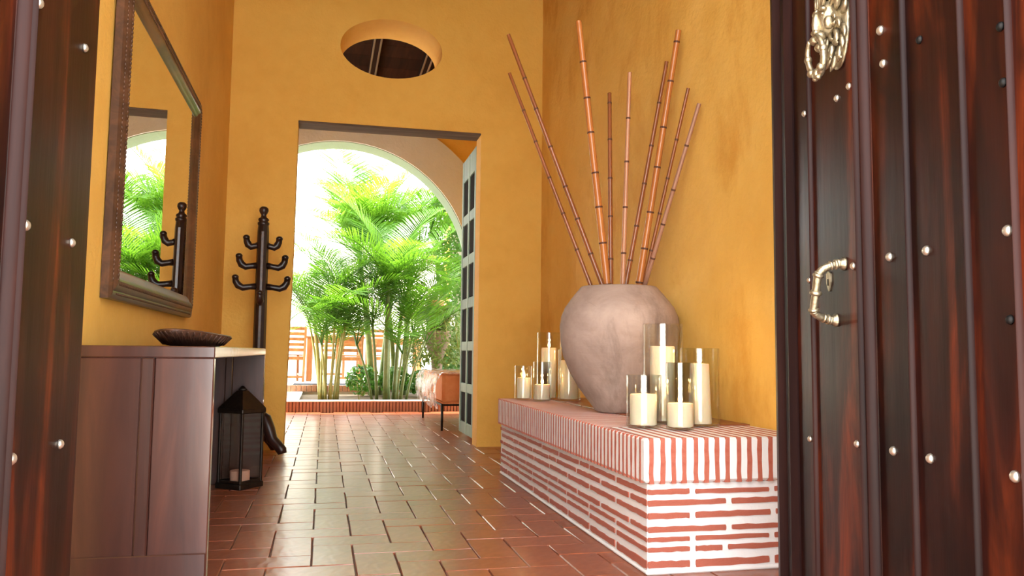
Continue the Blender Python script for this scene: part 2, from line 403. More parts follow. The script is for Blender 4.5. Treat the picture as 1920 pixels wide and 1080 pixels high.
# gallery: arch wall, ends, ceiling with rafters
YA0, YA1, ACX, ACZ, AR = 9.88, 10.24, .15, 1.70, 1.59
arc = [(ACX+AR*math.cos(a), ACZ+AR*math.sin(a)) for a in [PI - PI*i/40 for i in range(41)]]
outl = [(-4.2, -.03), (ACX-AR, -.03)] + arc + [(ACX+AR, -.03), (3.2, -.03), (3.2, 3.95), (-4.2, 3.95)]
mb = MB(); slab(mb, outl, [], [], YA0, YA1)
aw = wall('wall_arch', 'ochre gallery wall pierced by a broad round arch', mb, 'ochre')
band = [(ACX+(AR-.004)*math.cos(a), ACZ+(AR-.004)*math.sin(a)) for a in [PI - PI*i/40 for i in range(41)]]
R2 = 2.04
bo = [(ACX+R2*math.cos(a), ACZ+R2*math.sin(a)) for a in [PI*i/40 for i in range(41)]]
mb = MB(); slab(mb, [(ACX-AR+.004, -.012)]+band+[(ACX+AR-.004, -.012), (ACX+R2, -.012)]+bo+[(ACX-R2, -.012)], [], [], YA0-.025, YA0-.001)
obj('arch_band', mb, 'tan_plaster', aw)
n = len(arc); mb = MB()      # lining of the arch, green light off the plants painted into its colour
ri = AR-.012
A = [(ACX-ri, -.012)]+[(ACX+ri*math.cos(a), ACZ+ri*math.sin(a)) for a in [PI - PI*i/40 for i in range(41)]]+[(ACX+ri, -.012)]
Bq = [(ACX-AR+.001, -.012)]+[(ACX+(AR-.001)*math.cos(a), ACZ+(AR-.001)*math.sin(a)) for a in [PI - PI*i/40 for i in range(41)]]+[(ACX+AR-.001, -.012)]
slab(mb, A+Bq[::-1], [], [], YA0-.0005, YA1+.002); obj('arch_lining', mb, 'green_bounce_plaster', aw)
wall('wall_gallery_right', 'ochre end wall of the gallery behind the covered ottoman', MB().box(2.15, 2.4, 6.83, 9.88, -.03, 3.95), 'ochre')
wall('wall_gallery_left', 'ochre end wall at the far left of the gallery', MB().box(-4.4, -4.2, 6.4, 9.88, -.03, 3.95), 'ochre')
wall('wall_gallery_back', 'ochre wall continuing left of the inner doorway', MB().box(-4.2, -1.2, 6.43, 6.83, -.03, 3.95), 'ochre')
gc = tag(obj('ceiling', MB().box(-4.2, 2.15, 6.83, 9.88, 3.90, 3.96), 'ceiling_wood'), 'dark board ceiling of the gallery seen through the oval opening', 'ceiling', kind='structure')
for i in range(12):
    x = .385-.55*8+i*.55
    r = obj('rafter', MB().bbox(x, x+.085, 6.83, 9.88, 3.80, 3.899, .004), 'ceiling_wood', gc)
    for s in (0, .065): obj('bead', MB().bbox(x+s, x+s+.02, 6.83, 9.88, 3.79, 3.80, .003), 'rafter_wood', r)
for i in range(9): obj('board', MB().bbox(-4.2, 2.15, 6.84+i*.337, 6.84+i*.337+.335, 3.885, 3.8995, .002), 'ceiling_wood', gc)

# ------------------------------------------------------------------ street door leaves
def nail(parent, s, z, y, r=.0105, mat='nail_metal'):
    global NAIL
    try: NAIL
    except NameError:
        NAIL = MB().lathe([(1, 0), (.92, .35), (.6, .7), (.25, .85), (0, .88)], 12, axis=(0, -1, 0)).mesh('nail', True)
    me = NAIL
    if mat != 'nail_metal': me = NAIL.copy()
    if not me.materials: me.materials.append(M[mat])
    elif mat != 'nail_metal': me.materials[0] = M[mat]
    o = obj('nail', me, None, parent, loc=(s, y, z)); o.scale = (r, r, r); return o
def moulding(parent, s0, s1, prof, z1, name='moulding', y=0):
    """vertical strip with a rounded section; prof = list of (0..1 across, protrusion)"""
    mb = MB(); pts = [(s0+(s1-s0)*u, y-p) for u, p in prof]; pts = [(s0, y+.002)]+pts+[(s1, y+.002)]
    mb.prism(pts, .03, z1, 'z'); return obj(name, mb, 'mahogany_trim', parent, auto=True)
BEAD = [(0, .001), (.15, .006), (.35, .0095), (.5, .0105), (.65, .0095), (.85, .006), (1, .001)]
ASTR = [(0, .003), (.05, .010), (.13, .014), (.21, .010), (.26, .004), (.30, .003), (.55, .003), (.60, .006), (.66, .013), (.78, .018), (.90, .013), (.96, .006), (1, .002)]
EDGE = [(0, .012), (.1, .022), (.3, .026), (.42, .012), (.5, .006), (.62, .016), (.85, .018), (1, .004)]
def leaf(name, label, loc, th, planks, mould, nails, H=3.15, width=1.0):
    # local x runs from the free edge to the hinge, -y faces the passage
    ux, uy = -math.sin(th), -math.cos(th)
    d = thing(name, label, 'door', loc, math.atan2(uy, ux), kind='structure')
    obj('core', MB().box(.0, width, .022, .05, .03, H), 'mahogany_trim', d)
    for a, b in planks:
        obj('plank', MB().bbox(a+.0015, b-.0015, 0, .0215, .03, H, .003), 'mahogany', d)
    for a, b, p, nm in mould: moulding(d, a, b, p, H, nm)
    for s, z, y, r, m in nails: nail(d, s, z, y, r, m)
    return d
nm, dk = 'nail_metal', 'black_iron'
nR = [(.150, 1.398, -.001, .0095, nm), (.327, 1.384, 0, .0095, nm), (.388, 1.394, 0, .0095, nm), (.539, 1.395, 0, .0100, nm), (.532, 1.473, 0, .0115, nm),
      (.157, .949, 0, .008, nm), (.388, .962, 0, .0095, nm), (.544, .965, 0, .0105, nm), (.678, .962, 0, .0105, nm), (.912, .967, 0, .0105, nm),
      (.146, .535, 0, .009, nm), (.388, .549, 0, .0095, nm), (.539, .551, 0, .0105, nm), (.670, .552, 0, .0105, nm), (.908, .553, 0, .0110, nm),
      (.914, 1.325, 0, .009, dk), (.915, 1.225, 0, .009, dk), (.676, 1.395, 0, .009, dk), (.910, .815, 0, .009, dk)]
dR = leaf('door_1', 'dark mahogany street door leaf with brass lion knocker and pull handle', (1.26, 2.05, 0), math.radians(8.1),
          [(-.028, .076), (.076, .184), (.184, .413), (.413, .479), (.479, .619), (.619, .808), (.808, .934), (.934, 1.03)],
          [(-.029, .076, EDGE, 'edge_moulding'), (.176, .188, BEAD, 'bead'), (.418, .476, ASTR, 'moulding'), (.614, .627, BEAD, 'bead'), (.803, .815, BEAD, 'bead'), (.930, .941, BEAD, 'bead')], nR, width=1.03)
nL = [(.085, 1.378, 0, .0095, nm), (.327, .965, 0, .0105, nm), (.100, .964, 0, .0100, nm), (.104, .559, 0, .0100, nm), (.330, .559, 0, .0115, nm), (.326, 1.37, 0, .0105, nm)]
# left leaf: its passage side is the other face, so it is built mirrored (local x from free edge, rotated half a turn with negative run)
thL = math.radians(2.8)
dL = thing('door_2', 'dark mahogany street door leaf cut off at the picture edge', 'door', (-.505, 1.9, 0), math.atan2(-math.cos(thL), -math.sin(thL)), kind='structure')
obj('core', MB().box(0, .86, -.05, -.022, .03, 3.15), 'mahogany_trim', dL)
for a, b in ((0, .345), (.345, .41), (.41, .62), (.62, .86)):
    obj('plank', MB().bbox(a+.0015, b-.0015, -.0215, 0, .03, 3.15, .003), 'mahogany', dL)
mb = MB(); pts = [(.352+.055*u, p) for u, p in ASTR]; mb.prism([(.352, -.002)]+pts+[(.407, -.002)], .03, 3.15, 'z'); obj('moulding', mb, 'mahogany_trim', dL, auto=True)
for s, z, y, r, m in nL:
    o = nail(dL, s, z, 0, r, m); o.rotation_euler = (0, 0, PI)

# lion knocker (part of the right leaf)
ls, lz = .345, 1.565
mb = MB()
mb.ball((ls, -.004, lz), (.058, .014, .115), 20, 12)
rr = random.Random(5)
for ring, (ra, rb, nn, sz, dep) in enumerate(((.052, .103, 20, .016, .014), (.040, .080, 16, .015, .024), (.031, .060, 12, .012, .031))):
    for i in range(nn):
        a = 2*PI*(i+.5*ring)/nn+rr.uniform(-.08, .08); c = Vector((ls+ra*math.cos(a), -dep, lz+.012+rb*math.sin(a)))
        out = Vector((math.cos(a), -.25, math.sin(a)*1.6)).normalized(); cur = Vector((-math.sin(a), 0, math.cos(a)))*rr.choice((-1, 1))
        mb.tube([c-out*sz, c, c+out*sz+cur*sz*.5, c+out*sz*1.5+cur*sz*1.2], [sz*.35, sz*.5, sz*.42, sz*.1], 6)
mb.ball((ls, -.030, lz+.010), (.031, .028, .046), 14, 10)                # face
mb.ball((ls, -.058, lz-.004), (.0085, .012, .030), 10, 8)                # nose ridge
mb.ball((ls, -.062, lz-.026), (.0125, .010, .008), 10, 7)                # nose
for sx in (-1, 1):
    mb.ball((ls+sx*.0125, -.057, lz-.040), (.0145, .014, .012), 10, 7)   # muzzle
    mb.ball((ls+sx*.0165, -.050, lz+.030), (.014, .010, .0065), 10, 6, Matrix.Rotation(sx*.35, 3, 'Y'))  # brow
    mb.ball((ls+sx*.0160, -.050, lz+.017), (.0062, .006, .0048), 8, 6)   # eye
    mb.ball((ls+sx*.026, -.040, lz-.008), (.011, .013, .018), 8, 6)      # cheek
    mb.ball((ls+sx*.035, -.026, lz+.048), (.011, .009, .013), 8, 6)      # ear
mb.ball((ls, -.050, lz-.062), (.013, .014, .012), 10, 7)                 # chin
for i in range(5): mb.tube([(ls+(i-2)*.008, -.05, lz+.038), (ls+(i-2)*.013, -.046, lz+.066), (ls+(i-2)*.017, -.03, lz+.088)], [.005, .0055, .002], 6)
kn = obj('lion_knocker', mb, 'brass', dR, True); tag(kn, 'aged brass lion head')
mb = MB()
ring = []
for i in range(33):
    a = PI*.14+ (2*PI-PI*.28)*i/32 - PI/2 - PI + PI
    a = PI/2+PI*.16+(2*PI-PI*.32)*i/32
    ring.append((ls+.040*math.cos(a), -.062-.006*math.sin(a), lz-.082+.048*math.sin(a)))
mb.tube(ring, [.0055+.0035*math.sin(PI*i/32) for i in range(33)], 8)
for a in (PI*.98, PI*2.02, PI*1.28, PI*1.72): mb.ball((ls+.040*math.cos(a), -.062, lz-.082+.048*math.sin(a)), .0105, 8, 6)
mb.ball((ls, -.060, lz-.128), (.013, .011, .014), 10, 7); mb.ball((ls-.008, -.060, lz-.138), (.007, .008, .007), 8, 6); mb.ball((ls+.008, -.060, lz-.138), (.007, .008, .007), 8, 6)
obj('knocker_ring', mb, 'brass', kn, True)
# pull handle
h0, h1 = Vector((.345, 0, .972)), Vector((.300, 0, .838))
mb = MB()
path = []
ax = (h1-h0)
cor = .05
P0, P1 = h0+Vector((-.004, -.062, -.006)), h1+Vector((-.004, -.062, .006))
for i in range(9):
    t_ = i/8; a = Vector((0, -.062, 0)); p = h0 + a*(math.sin(t_*PI/2)) + (P1-P0)*.26*(1-math.cos(t_*PI/2)); path.append(p)
for i in range(9):
    t_ = 1-i/8; a = Vector((0, -.062, 0)); p = h1 + a*(math.sin(t_*PI/2)) - (P1-P0)*.22*(1-math.cos(t_*PI/2)); path.append(p)
mb.tube(path, .0098, 12)
def at(t_): 
    k = t_*(len(path)-1); i = min(int(k), len(path)-2); return path[i].lerp(path[i+1], k-i), (path[i+1]-path[i]).normalized()
for t_, r, l in ((.50, .0125, .006), (.44, .0112, .005), (.56, .0112, .005), (.40, .0095, .003), (.61, .0095, .003), (.17, .0098, .004), (.83, .0098, .004), (.11, .0105, .004), (.89, .0105, .004)):
    p, d = at(t_); r *= 1.2; mb.lathe([(r*.75, -l), (r, -l*.4), (r, l*.4), (r*.75, l)], 14, p, d)
for q in (h0, h1): mb.lathe([(.016, 0), (.0165, .004), (.0125, .008), (.0105, .014), (.0115, .018), (.009, .021)], 16, q, (0, -1, 0))
tag(obj('pull_handle', mb, 'brass', dR, True), 'aged brass C-shaped pull handle')
mb = MB(); sh = [(.0, .026), (.011, .02), (.011, -.002), (.0, -.024), (-.011, -.002), (-.011, .02)]
mb.prism([(.268+u, .935+v) for u, v in sh], -.004, 0, 'y'); kp = obj('keyhole_plate', mb, 'brass', dR)
obj('keyhole', MB().bbox(.2665, .2695, -.006, -.0035, .925, .942, .0008), 'black_iron', kp)

# ------------------------------------------------------------------ brick bench
BX, BY0, BY1, BZ0, BZ1 = 1.094, 2.652, 5.03, .311, .465
bench = thing('brick_bench', 'built-in bench of red bricks and thick white mortar along the right wall', 'bench', (0, 0, 0))
obj('mortar_core', MB().bbox(BX, XR-.001, BY0, BY1, 0, BZ0, .006), 'mortar', bench)
obj('mortar_base', MB().bbox(BX-.008, XR-.001, BY0-.008, BY1, 0, .014, .005), 'mortar', bench)
obj('cap_core', MB().bbox(BX-.018, XR-.001, BY0-.02, BY1+.01, BZ0, BZ1-.003, .008), 'mortar', bench)
def wob(k):                                                    # unit-long irregular brick strip in XZ, front towards -y
    r = random.Random(k+50); mb = MB(); U = [-.5, -.492, -.40, -.29, -.17, -.05, .06, .18, .30, .41, .492, .5]; n = len(U)
    e = lambda i: (.24 if i in (0, n-1) else 0)
    a, b = r.uniform(-.06, .06), r.uniform(-.06, .06)
    topv = [(u, .5+a*u+r.uniform(-.09, .09)-e(i)) for i, u in enumerate(U)]; bot = [(u, -.5+b*u+r.uniform(-.09, .09)+e(i)) for i, u in enumerate(U)]
    mb.prism(bot+topv[::-1], -1, 0, 'y'); me = mb.mesh('brick'); me.materials.append(M['brick_red']); return me
WB = [wob(k) for k in range(9)]
def brick(parent, c, L, Hh, D, rz=0, vert=False, mat=None):
    o = obj('brick', random.choice(WB), None, parent, loc=c); o.scale = (L, D, Hh)
    o.rotation_euler = (0, (PI/2 if vert else 0), rz)
    return o
rows = [(.278, .0165), (.240, .0175), (.198, .0175), (.151, .0180), (.118, .0150), (.083, .0160), (.034, .0235)]
rb = random.Random(3)
for i, (z, hh) in enumerate(rows):
    half = i not in (1, 3)
    x = BX; L = .154 if half else .292
    seq = []
    while x < XR-.02:
        seq.append((x, min(x+L, XR-.004))); x += L+.022; L = .29 if not (i == 5 and len(seq) == 1) else .10
        L += rb.uniform(-.012, .012)
    for a, b in seq:
        if b-a > .03: brick(bench, ((a+b)/2, BY0-.0005, z+rb.uniform(-.0015, .0015)), b-a, hh*rb.uniform(.9, 1.1), .004)
    y = BY0; L = .15 if not half else .292; k = 0; first = True
    while y < BY1-.02:
        b = min(y+L, BY1-.004)
        if b-y > .03:
            brick(bench, (BX-.0005, (y+b)/2, z+rb.uniform(-.0015, .0015)), b-y, hh*rb.uniform(.9, 1.1), .004, -PI/2)
        y += L+.022; L = (.29 if rb.random() > .16 else .11)+rb.uniform(-.012, .012)
# cap: bricks on edge; front ones run back, side ones run across
def capmesh(k, L, axis):
    r = random.Random(k+900); mb = MB(); n = 5; hw = .0088 if axis == 'y' else .0080; hgt = BZ1-BZ0
    # outline of the end face (wobbly), extruded L
    zs = [-.005+(hgt-.006)*i/(n-1) for i in range(n)]
    l = [(-hw+r.uniform(-.0022, .0022), z) for z in zs]; rg = [(hw+r.uniform(-.0022, .0022), z) for z in zs]
    l[-1] = (-hw*.9, hgt-.006); rg[-1] = (hw*.9, hgt-.006); l.append((-hw*.8, hgt-.0042)); rg.append((hw*.8, hgt-.0042))
    loop = l+rg[::-1]
    if axis == 'y': mb.prism(loop, 0, L, 'y')
    else: mb.prism(loop, 0, L, 'x')
    me = mb.mesh('cap_brick'); me.materials.append(M['brick_red']); return me
CF = [capmesh(k, .42, 'y') for k in range(4)]; CS = [capmesh(k+10, .29, 'x') for k in range(5)]
zc = BZ0+.002
k = 0; x = BX+.006
while x < XR-.012:
    o = obj('cap_brick', CF[k % 4], None, bench, loc=(x, BY0-.0208, zc)); x += .0418+rb.uniform(-.002, .002); k += 1
y = BY0+.022
while y < BY1:
    if True:
        o = obj('cap_brick', CS[k % 5], None, bench, loc=(BX-.0188, y, zc))
        if y < BY0+.40: o.scale = (.018/.29*1.4, 1, 1)       # beside the front bricks only their ends show
    y += .0405+rb.uniform(-.002, .002); k += 1
yy = BY0+.41; i = 0
while yy < BY1-.02:
    y1_ = min(yy+.296, BY1); obj('top_tile', MB().bbox(BX+.28, XR-.004, yy+.003, y1_-.003, BZ1-.004, BZ1+.0025, .002), 'terracotta', bench); yy += .30

# ------------------------------------------------------------------ pot and bamboo poles
PX, PY, PZ = 1.418, 3.80, .468
prof = [(.0, 0), (.108, 0), (.118, .008), (.155, .055), (.198, .115), (.243, .19), (.276, .268), (.291, .348), (.296, .415), (.289, .462), (.270, .508), (.238, .552), (.205, .592), (.193, .606), (.186, .613), (.170, .612), (.168, .60), (.19, .57), (.25, .49), (.27, .42), (.25, .30), (.10, .03), (0, .03)]
me = MB().lathe(prof, 64, cap=False).mesh('clay_pot', True)
for v in me.vertices:
    a = noise.noise(v.co*3.0)*.006 + noise.noise(v.co*11)*.0016; r = math.hypot(v.co.x, v.co.y)
    if r > 1e-4: v.co.x *= 1+a/r; v.co.y *= 1+a/r
tag(obj('clay_pot', me, 'clay', loc=(PX, PY, PZ)), 'big rounded brown clay pot holding the bamboo poles', 'pot')
poles = [((.927, 4.00, 2.11), (1.271, 1.072), .0105, 'bamboo_brown', 'shorter thin brown bamboo pole leaning furthest left'),
         ((.908, 3.95, 2.292), (1.332, 1.074), .0125, 'bamboo_brown', 'long reddish bamboo pole leaning left above the shorter one'),
         ((1.193, 3.75, 2.352), (1.354, 1.074), .0185, 'bamboo_orange', 'thick orange bamboo pole leaning slightly left'),
         ((1.404, 3.90, 2.099), (1.371, 1.075), .0125, 'bamboo_brown', 'dark orange upright bamboo pole beside the thick left one'),
         ((1.455, 3.75, 2.102), (1.432, 1.076), .0125, 'bamboo_pale', 'pale pinkish upright bamboo pole in the middle of the pot'),
         ((1.632, 3.70, 2.20), (1.446, 1.077), .0120, 'bamboo_brown', 'dark brown bamboo pole leaning right behind the thick right one'),
         ((1.654, 3.60, 2.342), (1.516, 1.079), .0170, 'bamboo_orange', 'thick orange bamboo pole leaning right, tallest on that side'),
         ((1.659, 3.55, 1.949), (1.542, 1.093), .0100, 'bamboo_brown', 'thin brown bamboo pole leaning right beside the greyish one'),
         ((1.676, 3.43, 1.917), (1.545, 1.080), .0115, 'bamboo_grey', 'greyish weathered bamboo pole leaning furthest right')]
rp_ = random.Random(11)
for top, (rx, rz), rad, mat, lab in poles:
    T = Vector(top); Rm = Vector((PX+(rx-PX)*.82, 3.78, rz)); Rm = Vector((rx, 3.785, rz)); d = (Rm-T).normalized()
    Bt = Rm + d*.42
    if Bt.z < PZ+.06: Bt = Rm+d*((Rm.z-PZ-.06)/-d.z)
    # keep the buried end inside the belly
    b = Vector((Bt.x-PX, Bt.y-PY)); lim = .14
    L = (T-Bt).length
    p = thing('bamboo_pole', lab, 'bamboo pole', Bt, 0, 'bamboo poles in the clay pot')
    q = Vector((0, 0, 1)).rotation_difference((T-Bt).normalized()); p.rotation_mode = 'QUATERNION'; p.rotation_quaternion = q
    zs = [0]; 
    while zs[-1] < L-.12: zs.append(zs[-1]+rp_.uniform(.17, .23))
    pr_ = []
    nodes = []
    for i in range(len(zs)):
        z0 = zs[i]; z1 = min(zs[i+1] if i+1 < len(zs) else L, L); tp = lambda z: rad*(1.12-.28*z/L)
        pr_ += [(tp(z0)*1.02, z0+.002), (tp(z0)*.97, z0+.02), (tp(z1)*.97, max(z1-.02, z0+.021)), (tp(z1)*1.02, z1-.002 if z1 < L else L)]
        if 0 < z0 < L-.02: nodes.append((z0, tp(z0)))
    pr_ = sorted(pr_, key=lambda a: a[1])
    obj('cane', MB().lathe(pr_, 12), mat, p, auto=True)
    for z0, r in nodes: obj('node', MB().lathe([(r*.98, -.006), (r*1.08, -.002), (r*1.08, .002), (r*.98, .006)], 12, (0, 0, z0)), 'bamboo_node', p, True)

# ------------------------------------------------------------------ candles in glass cylinders
ZB = .4685
def candle(x, y, r, h, gr, gh, gx, gy, lab_c, lab_g, taper=1.0, power=.035, grp=''):
    g = MB(); th = .0035
    g.lathe([(0, 0), (gr-.004, 0), (gr, .004), (gr, gh), (gr-th*.5, gh+.0015), (gr-th, gh), (gr-th, .011), (gr-th-.004, .008), (0, .008)], 40, cap=False)
    tag(obj('glass_cylinder', g, 'glass', loc=(gx, gy, ZB), auto=True), lab_g, 'candle glass', 'glass cylinders '+grp)
    c = thing('pillar_candle', lab_c, 'candle', (x, y, ZB+.0085), 0, 'pillar candles '+grp)
    rt_ = r*taper
    obj('wax_body', MB().lathe([(r*.97, 0), (r, .004), (rt_, h-.006), (rt_*.97, h-.001), (rt_*.93, h), (rt_*.80, h-.005), (rt_*.3, h-.009), (0, h-.010)], 32), 'wax', c, auto=True)
    obj('wick', MB().tube([(0, 0, h-.011), (.001, 0, h-.002), (.003, 0, h+.006)], .0013, 6), 'wick', c)
    obj('flame', MB().lathe([(0, h-.001), (.0060, h+.004), (.0088, h+.012), (.0076, h+.023), (.0038, h+.034), (0, h+.044)], 12, cap=False), 'flame', c, True)
    l = bpy.data.lights.new('candle_light', 'POINT'); l.energy = power; l.color = (1, .58, .22); l.shadow_soft_size = .008
    lo = bpy.data.objects.new('candle_light', l); C.objects.link(lo); lo.parent = c; lo.location = (0, 0, h+.05)
NB, PB = 'beside the near corner', 'at the far end'
candle(1.193, 4.84, .042, .122, .0535, .203, 1.188, 4.84, 'short candle in the leftmost small glass at the far end', 'small glass cylinder standing furthest left on the bench', grp=PB)
candle(1.271, 4.70, .048, .088, .0545, .229, 1.270, 4.70, 'shortest far candle, glowing in the glass second from left', 'small glass cylinder second from the left end of the bench', grp=PB)
candle(1.367, 4.90, .047, .308, .0775, .410, 1.368, 4.90, 'tallest candle of the far cluster, behind the short ones', 'tallest glass of the far cluster left of the pot', grp=PB)
candle(1.452, 4.74, .054, .232, .0685, .303, 1.450, 4.74, 'candle right beside the pot, partly hidden by its belly', 'glass cylinder partly hidden behind the left of the pot', grp=PB)
candle(1.221, 3.00, .0525, .118, .069, .200, 1.223, 3.00, 'short wide candle in the left glass of the near cluster', 'short wide glass cylinder, left of the near cluster', grp=NB)
candle(1.384, 3.19, .0515, .308, .0835, .409, 1.386, 3.19, 'tallest candle of the near cluster, in front of the pot', 'tallest glass cylinder of the near cluster', grp=NB)
candle(1.331, 2.90, .0490, .088, .0545, .250, 1.331, 2.90, 'lowest near candle filling its narrow glass in front', 'narrow glass cylinder in front of the near cluster', grp=NB)
candle(1.475, 3.03, .0470, .238, .078, .307, 1.475, 3.03, 'tapered tall candle on the right of the near cluster', 'wide glass cylinder on the right of the near cluster', taper=.80, grp=NB)

# ------------------------------------------------------------------ console table, tray, lantern
TX0, TX1, TY0, TY1, TZ = XL+.005, -.33, 2.66, 4.88, .760
tb = thing('console_table', 'long dark wooden console table with solid plank ends under the mirror', 'table', (0, 0, 0))
obj('table_top', MB().bbox(TX0, TX1, TY0, TY1, TZ-.036, TZ, .003), 'table_wood', tb)
for y0, y1 in ((TY0+.002, TY0+.04), (TY1-.04, TY1-.002)):
    obj('end_board', MB().bbox(TX0, -.5415, y0, y1, 0, TZ-.0365, .003), 'table_wood', tb)
    obj('end_board', MB().bbox(-.5025, TX1-.002, y0, y1, 0, TZ-.0365, .003), 'table_wood', tb)
    obj('end_post', MB().bbox(-.541, -.503, y0-.004, y1+.004, 0, TZ-.0365, .004), 'table_wood', tb)
obj('bottom_rail', MB().bbox(TX0, TX1-.004, TY0-.006, TY0+.0015, .0, .135, .003), 'table_wood', tb)
obj('back_panel', MB().bbox(TX0+.001, TX0+.02, TY0+.045, TY1-.045, .0, TZ-.037, .003), 'table_wood', tb)
# oval woven tray
tr = thing('oval_tray', 'long oval carved tray with upturned rim lying on the console table', 'tray', (-.50, 3.42, TZ))
mb = MB(); n = 48; LX, LY = .125, .50; prof2 = [(.0, .0), (.55, .0), (.72, .006), (.88, .022), (1.0, .042), (.985, .047), (.86, .030), (.70, .014), (.5, .008), (0, .008)]
vs = []; fs = []
for k, (r, z) in enumerate(prof2):
    for i in range(n):
        a = 2*PI*i/n; zz = z*(1+.28*(math.sin(a) < 0)*abs(math.sin(a))**2); vs.append((LX*r*math.cos(a), LY*r*math.sin(a), zz))
for k in range(len(prof2)-1):
    for i in range(n): j = (i+1) % n; fs.append((k*n+i, k*n+j, (k+1)*n+j, (k+1)*n+i))
mb.add(vs, fs); obj('tray_body', mb, 'basket', tr, True)
mb = MB()
for i in range(44):                                                # zigzag openwork under the rim
    for s in (0, 1):
        a0, a1 = 2*PI*(i+.5*s)/44, 2*PI*(i+.5*(1-s)+ (1 if s else 0))/44
        def Q(a, r, z): return (LX*r*math.cos(a), LY*r*math.sin(a), z*(1+.28*(math.sin(a) < 0)*abs(math.sin(a))**2)-.001)
        mb.tube([Q(a0, .78, .010), Q(a1, 1.0, .040)] if s == 0 else [Q(2*PI*(i+.5)/44, 1.0, .040), Q(2*PI*(i+1)/44, .78, .010)], .0028, 5)
obj('openwork', mb, 'basket', tr, True)
for i, (x, y) in enumerate(((-.03, .12), (.03, .25))):
    o = obj('pink_stone', MB().ball((0, 0, .022), (.03, .035, .022), 10, 7), 'pink_stone', smooth=True, loc=(-.50+x, 3.42+y, TZ+.0095))
    o.scale = (1, 1, 1.05); tag(o, ('small pale pink stone in the tray', 'larger pale pink stone further right in the tray')[i], 'stone', 'stones in the tray')
# lantern under the table
ln = thing('metal_lantern', 'dark metal lantern with glass sides standing under the console', 'lantern', (-.435, 4.74, 0), PI/4+.12)
a = .078
obj('lantern_base', MB().bbox(-a-.012, a+.012, -a-.012, a+.012, 0, .03, .004), 'lantern_metal', ln)
for sx in (-1, 1):
    for sy in (-1, 1): obj('post', MB().bbox(sx*a-.007, sx*a+.007, sy*a-.007, sy*a+.007, .0305, .405, .002), 'lantern_metal', ln)
obj('collar', MB().bbox(-a-.014, a+.014, -a-.014, a+.014, .4055, .43, .004), 'lantern_metal', ln)
b = a+.012
obj('roof', MB().add([(-b, -b, .4305), (b, -b, .4305), (b, b, .4305), (-b, b, .4305), (-.022, -.022, .525), (.022, -.022, .525), (.022, .022, .525), (-.022, .022, .525)], [(0, 1, 5, 4), (1, 2, 6, 5), (2, 3, 7, 6), (3, 0, 4, 7), (4, 5, 6, 7), (3, 2, 1, 0)]), 'lantern_metal', ln)
mb = MB(); mb.lathe([(.02, .525), (.026, .533), (.016, .541), (.010, .549), (0, .552)], 12); obj('finial', mb, 'lantern_metal', ln, True)
for i in range(4):
    m4 = Matrix.Rotation(i*PI/2, 4, 'Z')
    obj('pane', MB().box(-a+.008, a-.008, -a-.0015, -a+.0015, .031, .405, m4), 'pane_glass', ln)
    obj('rail', MB().bbox(-a+.008, a-.008, -a-.004, -a+.004, .031, .045, .001, m4), 'lantern_metal', ln)
tag(obj('lantern_candle', MB().lathe([(.050, 0), (.053, .003), (.053, .058), (.048, .062), (.02, .059), (0, .058)], 28), 'pink_wax', smooth=False, loc=(-.435, 4.74, .0305), auto=True), 'wide pinkish candle stub inside the metal lantern', 'candle')

# ------------------------------------------------------------------ mirror
tilt = math.radians(.35)
mr = thing('wall_mirror', 'tall mirror in a carved dark wooden frame on the left wall', 'mirror', (-.758, 3.90, .925))
mr.rotation_euler = (0, tilt, 0)
HY, MH, FW = .875, 1.21, .115
sec = [(0, 0), (0, .026), (.008, .034), (.018, .037), (.028, .033), (.034, .040), (.055, .046), (.076, .040), (.084, .033), (.098, .030), (.108, .022), (.115, .016), (.115, 0)]   # across frame, outwards (x)
def frame_side(name, y0, z0, y1, z1, inward):
    """mitred frame bar from (y0,z0) to (y1,z1), inward = unit vector (y,z) to the glass"""
    mb = MB(); dy, dz = (y1-y0), (z1-z0); L = math.hypot(dy, dz); ty, tz = dy/L, dz/L; n = len(sec); vs = []
    for e in (0, 1):
        for s, h in sec:
            al = s if e == 0 else L-s
            vs.append((h, y0+ty*al+inward[0]*s, z0+tz*al+inward[1]*s))
    fs = [(i, (i+1) % n, n+(i+1) % n, n+i) for i in range(n)] + [tuple(range(n)), tuple(range(n, 2*n))[::-1]]
    mb.add(vs, fs); o = obj(name, mb, 'frame_wood', mr, auto=True)
    mb = MB(); k = int(L/.018); rq = random.Random(int(L*100))
    for i in range(k):                                        # carved leaf beads along the crown of the frame
        al = .06+(L-.12)*(i+.5)/k
        for s, h, r in ((.055, .0445, .0085), (.018, .036, .005)):
            c = (h, y0+ty*al+inward[0]*s, z0+tz*al+inward[1]*s)
            mb.ball(c, (.0035, .0075 if abs(ty) > .5 else r, r if abs(ty) > .5 else .0075), 7, 5)
    tag(obj('carving', mb, 'frame_wood', o, True), kind='stuff')
frame_side('frame_bar', -HY, 0, HY, 0, (0, 1)); frame_side('frame_bar', -HY, MH, HY, MH, (0, -1))
frame_side('frame_bar', -HY, 0, -HY, MH, (1, 0)); frame_side('frame_bar', HY, 0, HY, MH, (-1, 0))
obj('glass', MB().box(.006, .020, -HY+FW-.004, HY-FW+.004, FW-.004, MH-FW+.004), 'mirror_glass', mr)

